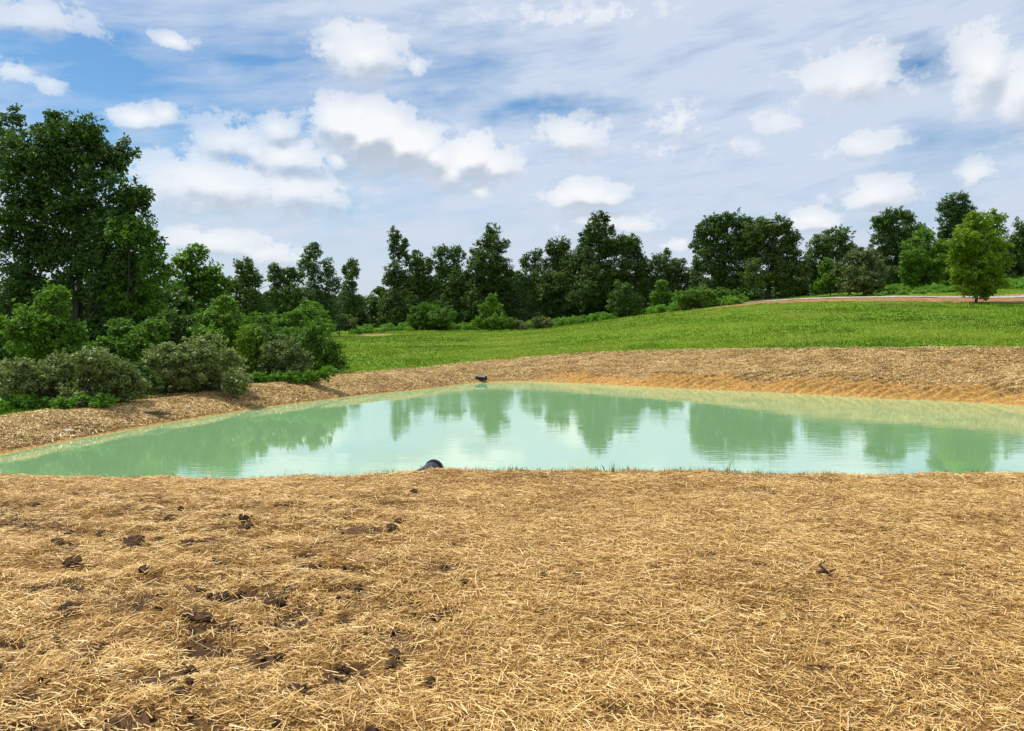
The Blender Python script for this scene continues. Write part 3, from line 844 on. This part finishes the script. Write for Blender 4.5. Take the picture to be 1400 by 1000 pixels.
tree('sapling_tree', 'yellow green layered tree low in front of the spreading dark tree', 'tree', 'bright', 98, 1262,
     [(1264,322,14,10),(1252,336,18,10),(1278,340,18,14),(1250,356,20,14),(1276,364,24,18),(1246,372,16,16),(1296,352,14,18),(1264,382,28,12)], leaf=0.185, r0=.15, group=GH, tint=-.05)
tree('hilltop_tree', 'highest standing round headed tree at the right, behind the yellow green young one', 'tree', 'airy', 112, 1306,
     [(1308,276,16,12),(1296,286,14,12),(1320,290,14,12),(1306,304,22,16),(1298,322,16,16),(1320,326,18,20),(1308,350,20,24)], leaf=0.200, r0=.26, group=GH)
tree('young_tree', 'yellow green young tree with a short trunk at the road, nearest tree on the right', 'tree', 'lime', 74, 1332,
     [(1338,302,18,14),(1326,318,20,16),(1356,312,20,22),(1318,342,17,18),(1340,344,26,24),(1310,366,15,14),(1364,352,18,28),(1330,374,26,18),(1352,382,24,16),(1322,392,16,9),(1346,398,16,7),(1312,380,12,12),(1304,352,10,12),(1326,399,13,9),(1344,403,12,7),(1330,330,30,20),(1335,360,34,24)], leaf=.17, dens=.9, r0=.13, group=GH, airy=.05)
tree('roadside_tree', 'tree partly cut by the right edge behind the young yellow green one', 'tree', 'oak', 104, 1392,
     [(1390,330,24,26),(1370,350,18,22),(1395,370,30,26),(1374,384,20,16)], leaf=0.200, r0=.22, group=GH)

# ---- shrubs behind the left bank
shrub('autumn_olive', 'big pale grey green rounded shrub in the middle of the left bank', 'shrub', 'olive', 28.8, 268,
     [(276,480,36,20),(250,500,42,28),(300,505,34,28),(222,495,26,22),(270,528,60,20),(325,524,22,16),(212,525,22,20)], leaf=.085, dens=1.0, group=GS)
shrub('autumn_olive', 'wide pale grey green shrub at the far left, low and spreading along the bank', 'shrub', 'olive', 25.2, 110,
     [(128,492,32,16),(95,505,36,20),(150,512,36,24),(68,512,26,22),(120,535,60,18),(178,530,26,20),(60,540,30,18),(20,520,40,30)], leaf=.08, dens=1.0, group=GS, tint=-.15)
shrub('leafy_sapling', 'bright green sapling bush with a pointed top behind the big grey green shrub', 'shrub', 'bright', 35, 308,
     [(306,420,16,14),(290,440,24,14),(318,444,18,18),(300,464,36,20),(330,478,20,24),(275,460,20,14)], leaf=.11, dens=1.0, group=GS)
shrub('leafy_shrub', 'yellow green bush between the sapling bush and the rounded dark green one', 'shrub', 'lime', 33.2, 345,
     [(342,462,18,16),(352,488,24,22),(335,495,18,20),(366,505,18,16)], leaf=.10, group=GS, tint=-.2)
shrub('dull_green_shrub', 'dull green shrub low in front of the bright bushes near the bank', 'shrub', 'olive', 33, 388,
     [(385,484,28,18),(402,498,26,18),(375,505,24,16),(408,512,16,10)], leaf=.10, group=GS, tint=-.35)
shrub('dark_green_shrub', 'dark green rounded bush reaching furthest into the grass on the left', 'shrub', 'bright', 36.5, 440,
     [(430,462,22,16),(446,482,20,18),(425,490,20,20),(458,494,13,12),(440,504,22,10)], leaf=.11, group=GS, tint=-.28)
shrub('tall_bush', 'tall leafy bush with two bumps behind the dark rounded bush', 'shrub', 'bright', 48, 390,
     [(372,446,26,14),(402,442,24,14),(424,432,14,12),(390,462,40,16),(350,446,22,16),(440,448,16,14)], leaf=.13, group=GS, tint=-.2)
shrub('upper_bush', 'small bright bush standing high above the left thicket, below the two peaked tree', 'shrub', 'bright', 70, 424,
     [(420,424,16,11),(436,434,14,10),(408,434,14,10),(424,446,26,10)], leaf=.18, group=GS)
shrub('edge_bush', 'sunlit leafy bush at the left edge in front of the tall dark tree', 'shrub', 'bright', 31, 78,
     [(72,440,26,24),(100,458,20,18),(60,475,30,24),(95,486,26,18),(30,460,30,40),(70,410,22,20)], leaf=.12, dens=.95, group=GS, tint=-.08)
shrub('grey_bush', 'small grey green bush at the end of the meadow beside the dirt patch', 'shrub', 'olive', 100, 464,
     [(462,440,18,8),(474,444,16,9),(450,446,14,9)], leaf=.2, group=GE, tint=-.4)
shrub('tangled_bush', 'leafy bush filling the shade between the two grey green shrubs', 'shrub', 'bright', 31, 176,
     [(166,458,24,20),(192,476,26,22),(150,484,28,22),(206,458,20,18),(180,500,30,24)], leaf=.11, group=GS, tint=-.3)
shrub('shaded_bush', 'dark bush in the shade behind the big grey green shrub', 'shrub', 'oak', 36, 232,
     [(228,446,22,18),(248,462,22,20),(214,470,24,22),(262,446,16,14),(236,490,30,24)], leaf=.13, group=GS, tint=.05)
shrub('bramble', 'low tangled green bramble at the foot of the dull green shrub on the bank', 'shrub', 'weed', 32, 395,
     [(352,520,14,9),(375,520,16,10),(400,518,16,9),(424,516,14,8),(446,512,14,8)], leaf=.08, group=GS, tint=-.3)
shrub('bramble', 'low green bramble at the left edge, below the wide grey green shrub', 'shrub', 'weed', 24, 80,
     [(40,556,20,12),(62,558,18,10),(88,556,18,10),(112,552,18,10),(140,550,16,9),(10,560,24,14)], leaf=.07, group=GS, tint=-.25)
shrub('tangled_bush', 'dark tangled bush low between the two grey green shrubs, almost on the straw', 'shrub', 'oak', 27.2, 190,
     [(186,514,20,16),(204,526,18,14),(176,532,18,12),(166,505,16,14)], leaf=.085, group=GS, tint=.1)
shrub('tangled_bush', 'mid green tangled bush behind the yellow green bush, under the tall leafy bush', 'shrub', 'oak', 40, 362,
     [(352,462,22,18),(378,472,24,16),(404,474,22,16),(340,478,18,16),(322,500,16,20)], leaf=.12, group=GS, tint=.25)
# ---- shrubs at the meadow edge
shrub('round_bush', 'wide round bush at the meadow edge below the stepped tree', 'shrub', 'bright', 116, 592,
     [(584,428,20,14),(605,434,20,12),(592,442,32,10),(572,438,14,11)], leaf=0.185, group=GE, tint=-.3)
shrub('cone_bush', 'cone shaped bright bush at the meadow edge in front of the tall pointed tree', 'shrub', 'bright', 112, 672,
     [(673,412,8,10),(672,426,17,12),(664,440,18,10),(684,440,17,10),(674,444,26,8)], leaf=.2, group=GE, tint=-.05)
shrub('pale_bush', 'small pale bush just right of the cone shaped one', 'shrub', 'olive', 114, 708,
     [(704,444,11,7),(714,447,10,6)], leaf=.18, group=GE, tint=-.1)
shrub('pale_bush', 'second small pale bush at the meadow edge, left of the dark forest foot', 'shrub', 'olive', 112, 742,
     [(738,440,12,7),(748,443,12,6),(732,446,12,5)], leaf=.18, group=GE, tint=-.2)
shrub('sloped_bush', 'leafy bush below the towering dark tree where the meadow slopes up', 'shrub', 'oak', 108, 856,
     [(850,402,14,14),(862,412,16,12),(842,420,14,10),(858,426,18,8)], leaf=0.185, group=GE, tint=.15)
shrub('pointed_bush', 'pointed green bush below the feathery tree', 'shrub', 'bright', 108, 904,
     [(904,394,9,10),(900,408,14,12),(912,412,12,12),(904,420,18,8)], leaf=.21, group=GE, tint=-.15)
shrub('low_bush', 'long low bright bush at the foot of the pair of oaks', 'shrub', 'bright', 100, 955,
     [(938,408,18,9),(958,404,18,10),(980,406,18,9),(955,414,34,6),(1000,408,14,8)], leaf=.2, group=GE, tint=-.2)
shrub('olive_shrub', 'large round olive green shrub standing beside the gravel road', 'shrub', 'olive', 92, 1178,
     [(1180,356,22,15),(1160,370,18,16),(1196,370,20,18),(1178,382,32,18),(1164,392,20,10),(1194,392,20,10)], leaf=.18, dens=1.1, group=GH, tint=-.55)
shrub('green_shrub', 'upright green shrub tucked left of the round olive shrub by the road', 'shrub', 'bright', 96, 1134,
     [(1132,368,12,12),(1138,384,16,14),(1124,392,12,12)], leaf=.2, group=GH, tint=-.25)
shrub('grey_leafed_shrub', 'pale shrub just right of the round olive shrub on the hill', 'shrub', 'olive', 100, 1222,
     [(1216,372,10,8),(1226,378,10,7)], leaf=.18, group=GH, tint=-.4)

# ---- the wood behind, one mass
def build_woods():
    rng = np.random.default_rng(77); L = []
    tops = np.array([(-150, 380), (0, 400), (200, 410), (240, 430), (330, 415), (400, 410), (455, 405), (470, 408), (505, 400), (520, 394), (540, 392), (600, 385), (680, 375), (720, 385), (800, 372), (860, 374), (930, 394), (960, 396), (1000, 380), (1090, 375), (1110, 372), (1180, 362), (1240, 350), (1290, 346), (1400, 340), (1550, 330)], float)
    for px in np.arange(-140, 250, 11):     # deep shade under the left trees
        Y = rng.uniform(50, 58); x = (px - 700) / F * Y; z = .4
        zt = at(px, 395, Y)[2]
        while z < zt:
            L.append((np.array([x, Y + rng.normal(0, 1), z]), np.array([1.0, 1.2, 1.0]))); z += 1.1
    for px in np.arange(-140, 1540, 13):
        Y = (70 if px < 200 else np.interp(px, [200, 320, 520, 800, 1000, 1400], [74, 96, 150, 146, 128, 122])) + rng.uniform(0, 8)
        ty = np.interp(px, tops[:, 0], tops[:, 1]) + rng.normal(0, 5)
        x = (px - 700) / F * Y; gz = float(terrain(np.array([x]), np.array([Y]))[0]); zt = at(px, ty, Y)[2]
        z = gz + .5
        while z < zt:
            r = rng.uniform(1.3, 2.3); L.append((np.array([x + rng.normal(0, .8), Y + rng.normal(0, 2), min(z, zt - r * .6)]), np.array([r, r * 1.2, r]))); z += r * 1.05
    me, n = leaves_mesh('woods', L, .40, .9, rng, -.1, False)
    link('woods', me, LM['oak'], kind='stuff', label='dark wood behind the line of trees')
    return n
TOTAL += build_woods()

def build_weeds():
    rng = np.random.default_rng(78); L = []
    for px in np.arange(-60, 170, 9):      # foot of the left bushes
        Y = np.interp(px, [-60, 55, 170], [21.3, 25.2, 28.5]) + rng.uniform(-.2, .8); x = (px - 700) / F * Y
        z = float(terrain(np.array([x]), np.array([Y]))[0]); r = rng.uniform(.10, .24)
        L.append((np.array([x, Y, z + r * .7]), np.array([r * 1.3, r, r])))
    for px in np.arange(345, 475, 6):
        Y = np.interp(px, [345, 475], [33, 38.5]) + rng.uniform(0, 1.5); x = (px - 700) / F * Y
        z = float(terrain(np.array([x]), np.array([Y]))[0]); r = rng.uniform(.12, .26)
        L.append((np.array([x, Y, z + r * .6]), np.array([r * 1.4, r, r])))
    for _ in range(190):                   # weedy slope above the road
        px = rng.uniform(1190, 1420); Y = rng.uniform(88, 104); x = (px - 700) / F * Y
        z = float(terrain(np.array([x]), np.array([Y]))[0]); r = rng.uniform(.2, .55)
        L.append((np.array([x, Y, z + r * .5]), np.array([r * 1.8, r * 1.3, r])))
    for _ in range(170):                   # under the central trees
        px = rng.uniform(480, 1010); Y = float(feat(np.array([(px - 700) / F]), 6)[0]) + rng.uniform(1, 10); x = (px - 700) / F * Y
        z = float(terrain(np.array([x]), np.array([Y]))[0]); r = rng.uniform(.3, .9)
        L.append((np.array([x, Y, z + r * .6]), np.array([r * 1.5, r * 1.3, r])))
    me, n = leaves_mesh('weeds', L, .13, .8, rng, 0, False)
    link('weeds', me, LM['weed'], kind='stuff', label='rank green weeds at the foot of the bushes and on the hill')
build_weeds()

# ------------------------------------------------------------------ drain pipes
def corrugated(length, r, wall, ripple, sides=40, pitch=.055):
    n = int(length / pitch * 6); P = []; f = []
    for i in range(n + 1):
        t = i / n * length
        rr = r * (1 + ripple * math.copysign(abs(math.sin(t / pitch * math.pi)) ** .5, 1))
        for k in range(sides):
            q = 2 * math.pi * k / sides; P.append((t, rr * math.cos(q), rr * math.sin(q)))
    for i in range(n):
        for k in range(sides): f.append((i * sides + k, i * sides + (k + 1) % sides, (i + 1) * sides + (k + 1) % sides, (i + 1) * sides + k))
    o = len(P)
    for t in (length, 0):          # smooth inside wall
        for k in range(sides):
            q = 2 * math.pi * k / sides; P.append((t, (r - wall) * math.cos(q), (r - wall) * math.sin(q)))
    for k in range(sides):
        k2 = (k + 1) % sides
        f.append((n * sides + k, n * sides + k2, o + k2, o + k)); f.append((o + k, o + k2, o + sides + k2, o + sides + k))
    return np.array(P), np.array(f)

def ring_mesh(r, w, x0, x1, sides=40):
    prof = [(x0, r), (x0, r + w), (x0 + .006, r + w + .004), (x1 - .006, r + w + .004), (x1, r + w), (x1, r - .012), (x0, r - .012)]
    P = [(t, q * math.cos(2 * math.pi * k / sides), q * math.sin(2 * math.pi * k / sides)) for (t, q) in prof for k in range(sides)]
    f = []; m = len(prof)
    for i in range(m):
        for k in range(sides): f.append((i * sides + k, i * sides + (k + 1) % sides, ((i + 1) % m) * sides + (k + 1) % sides, ((i + 1) % m) * sides + k))
    return np.array(P), np.array(f)

def pipe(label, loc, direction, length, r, ripple):
    root = bpy.data.objects.new('drain_pipe', None); COL.objects.link(root); root.empty_display_size = .2
    root['label'] = label; root['category'] = 'pipe'; root['group'] = 'black drain pipes in the pond banks'
    root.location = loc; root.rotation_euler = Vector(direction).to_track_quat('X', 'Z').to_euler()
    V, f = corrugated(length, r, .014, ripple); link('pipe_wall', np_mesh('pipe_wall', V, f, 4, None, True), PLASTIC, root)
    V, f = ring_mesh(r, .012, length - .03, length + .012); link('rim', np_mesh('rim', V, f, 4), DARKHOLE, root)
def pipe_at(label, mouth, direction, length, r, ripple):
    d = np.array(direction, float); d /= np.linalg.norm(d)
    pipe(label, np.array(mouth) - d * length, d, length, r, ripple)
pipe_at('large black pipe end poking out of straw on the near bank like a dome', at(594.5, 641.8, 9.22), (.36, .92, .15), .42, .115, .012)
pipe_at('small black pipe with its open dark mouth at the far waterline', at(664.5, 517.5, 38.2), (.90, -.40, -.07), .56, .12, .03)

# ------------------------------------------------------------------ clods, sticks, stones
def blob(name, size, rng, flat=.7, rough=.45, res=3):
    import bmesh
    bm = bmesh.new(); bmesh.ops.create_icosphere(bm, subdivisions=res, radius=1)
    s = rng.uniform(0, 50)
    for v in bm.verts:
        c = v.co; n = float(fbm(np.array([c.x * 1.6 + s + c.z]), np.array([c.y * 1.6 - c.z * .7 + s]), 8, 4, .6)[0]) - .5
        n2 = float(vnoise(np.array([c.x * 5 + c.z * 3 + s]), np.array([c.y * 5 - s]), 3)[0]) - .5
        v.co = c * (1 + rough * 1.6 * n + rough * .45 * n2)
    for v in bm.verts: v.co = Vector((v.co.x * size[0], v.co.y * size[1], v.co.z * size[2] * flat))
    me = bpy.data.meshes.new(name); bm.to_mesh(me); bm.free(); return me

CL = [
 (181,739,20,12,'largest dark soil clod standing on the straw at the left of the near bank'),
 (75,741,14,9,'dark soil clod lying alone at the left edge of the straw'),
 (100,766,16,12,'crumbly clod with straw over it, just below the lone clod at the left edge'),
 (334,706,9,12,'upright pointed dark clod near the water on the left half of the straw'),
 (235,707,16,8,'flat clod beside a pale stub in the straw, left of the upright pointed clod'),
 (254,741,14,9,'square looking clod right of the largest clod'),
 (140,727,14,8,'broken brown clod patch above the largest clod'),
 (200,777,12,9,'small round clod below the largest clod'),
 (545,712,9,8,'dark clod at the right end of the churned ridge below the near pipe'),
 (538,721,16,8,'wide dark clod closing the churned ridge below the near pipe'),
 (377,820,20,14,'big crumbled clod in the middle of the churned left patch'),
 (420,776,18,8,'dark clod right of the two long furrow lumps'),
 (262,804,24,6,'long low furrow lump of dark soil in the left foreground'),
 (302,812,16,8,'short dark furrow lump beside the long one'),
 (270,841,34,9,'long dark ridge of soil, biggest lump of the left foreground'),
 (415,853,14,9,'dark clod at the lower right of the churned patch'),
 (96,830,18,9,'dark lump of soil near the lower left edge'),
 (120,901,24,10,'dark lump of soil at the bottom left of the straw'),
 (635,794,9,6,'small dark clod alone in clean straw left of the centre foreground'),
 (745,787,12,6,'low brown clod pair member, left one right of centre in clean straw'),
 (789,786,9,6,'dark pointed clod in clean straw right of centre'),
 (541,862,9,7,'small dark clod alone in the clean straw of the lower centre'),
 (567,671,9,6,'small dark clod in the straw just below the near pipe'),
 (678,821,8,4,'tiny dark clod in the clean straw below the centre'),
 (1205,722,10,4,'flat dark clod at the right of the near bank'),
 (1081,845,11,5,'reddish brown clod in the straw of the lower right'),
]
def ground_hit(px, py, y0=1.2, y1=12):
    ys = np.linspace(y0, y1, 700); d = pix_dir(px, py)
    zz = CAMZ + d[2] / d[1] * ys; tz = terrain(d[0] / d[1] * ys, ys)
    i = int(np.argmax(tz >= zz)); return np.array([d[0] / d[1] * ys[i], ys[i], tz[i]])
crng = np.random.default_rng(12)
WISP = []
for (px, py, rx, ry, lab) in CL:
    g = ground_hit(px, py + ry * .6); k = g[1] / F
    w, h = rx * k * .70, max(ry * k * .66, .010)
    me = blob('soil_clod', (w, min(w, h * 1.8) * 1.2, h * 1.3), crng)
    o = link('soil_clod', me, CLOD, label=lab, category='soil clod', group='dark soil clods in the straw')
    for _ in range(9):
        WISP.append((g[0] + crng.normal(0, w * .8), g[1] - abs(crng.normal(0, .02)), g[2] + h * crng.uniform(.5, 1.5)))
    o.location = (g[0], g[1], g[2] + h * .45); o.rotation_euler = (crng.normal(0, .1), crng.normal(0, .15), crng.uniform(-.3, .3))

def wisps():
    n = len(WISP); V, f = ribbons(np.array(WISP), crng.uniform(0, 6.28, n), crng.uniform(.05, .13, n), crng.uniform(.003, .005, n), crng.normal(0, .3, n), crng.normal(0, .08, n), crng)
    link('straw_wisps', np_mesh('straw_wisps', V, f, 4, {'tint': ('FACE', np.repeat(crng.uniform(.3, 1, n), 2))}), STRAW, kind='stuff', label='single straws lying over the soil clods')
wisps()
def crumbs():
    rng = np.random.default_rng(14); Vs, Fs, o = [], [], 0
    base = blob('crumb', (1, 1, 1), rng, .8, .5, 1)
    bv = np.array([v.co[:] for v in base.vertices]); bf = np.array([p.vertices[:] for p in base.polygons]); bpy.data.meshes.remove(base)
    N = 5200; Y = rng.uniform(2.3, 8.5, N); a = rng.uniform(-.8, -.02, N); x, y = a * Y, Y
    m, _ = soil_mask(x, y); keep = rng.random(N) < m * 1.1; x, y = x[keep], y[keep]; z = terrain(x, y); n = len(x)
    s = rng.lognormal(math.log(.010), .5, n)
    q = rng.uniform(0, 6.28, n); c, sn = np.cos(q), np.sin(q)
    V = bv[None] * s[:, None, None]
    V = np.stack([V[..., 0] * c[:, None] - V[..., 1] * sn[:, None] + x[:, None], V[..., 0] * sn[:, None] + V[..., 1] * c[:, None] + y[:, None], V[..., 2] + (z + s * .5)[:, None]], -1).reshape(-1, 3)
    f = (bf[None] + (np.arange(n) * len(bv))[:, None, None]).reshape(-1, 3)
    link('soil_crumbs', np_mesh('soil_crumbs', V, f, 3), CLOD, kind='stuff', label='dark soil crumbs scattered through the churned straw')
crumbs()

def stick(name, pts, rad, mat, label, cat):
    Vs, Fs, o = [], [], 0
    for P, r in zip(pts, rad):
        V, f = tube(P, r, 7); Vs.append(V); Fs.append(f + o); o += len(V)
    return link(name, np_mesh(name, np.concatenate(Vs), np.concatenate(Fs), 4, None, True), mat, label=label, category=cat)
g = ground_hit(1126, 790); b = g + np.array([0, 0, .03])
stick('broken_twig', [[b + (-.05, 0, .0), b + (.0, -.03, .02), b + (.03, -.04, -.01), b + (.05, -.06, -.03)], [b + (.0, -.03, .02), b + (-.03, .0, .05), b + (.02, .03, .065)], [b + (.05, .02, .0), b + (.09, .03, .012)]],
      [[.011, .013, .011, .006], [.010, .008, .004], [.008, .004]], CLOD, 'dark forked broken twig sticking up from the straw at the right', 'twig')
w = at(212, 578, 24.2); wx, wy = w[0], 24.25; wz = float(terrain(np.array([wx]), np.array([wy]))[0]) + .05
b = np.array([wx, wy, wz])
stick('driftwood', [[b + (-.75, -.1, .02), b + (-.3, .0, .10), b + (.1, .05, .08), b + (.42, .2, .02)], [b + (-.1, .03, .06), b + (.06, -.05, .15), b + (.2, -.12, .16)]],
      [[.03, .07, .08, .03], [.05, .04, .02]], DRIFT, 'dark broken piece of driftwood at the waterline of the left bank', 'driftwood')
for (px, py, Y, s, lab) in ((252, 563, 25.8, .12, 'pale grey stone half way up the left bank'), (88, 597, 21.2, .15, 'long pale stone low on the left bank near the left edge')):
    x = (px - 700) / F * Y; z = float(terrain(np.array([x]), np.array([Y]))[0])
    o = link('stone', blob('stone', (s * 1.3, s * .8, s * .7), crng, .7, .3), STONE, label=lab, category='stone', group='stones on the pond banks'); o.location = (x, Y, z + s * .2); o.rotation_euler = (0, 0, crng.uniform(-.4, .4))

# tall grass tuft at the near edge
def tuft(px, Y, hs, label):
    rng = np.random.default_rng(int(px)); x0 = (px - 700) / F * Y; n = len(hs)
    x = x0 + rng.normal(0, .018, n); y = Y + rng.normal(0, .02, n)
    o = blades('grass_tuft', x, y, np.array(hs), np.full(n, .009), rng.random(n) * .4, SPROUT, rng, label, .12)
    del o['kind']; o['category'] = 'grass tuft'
tuft(999, 9.1, [.22, .17, .15, .12, .10, .13, .07, .09], 'tallest thin grass tuft standing against the water right of centre')
tuft(838, 9.1, [.17, .13, .10, .08, .06], 'thin grass tuft with spread tips at the near edge, left of the tallest')
print('leaves', TOTAL)
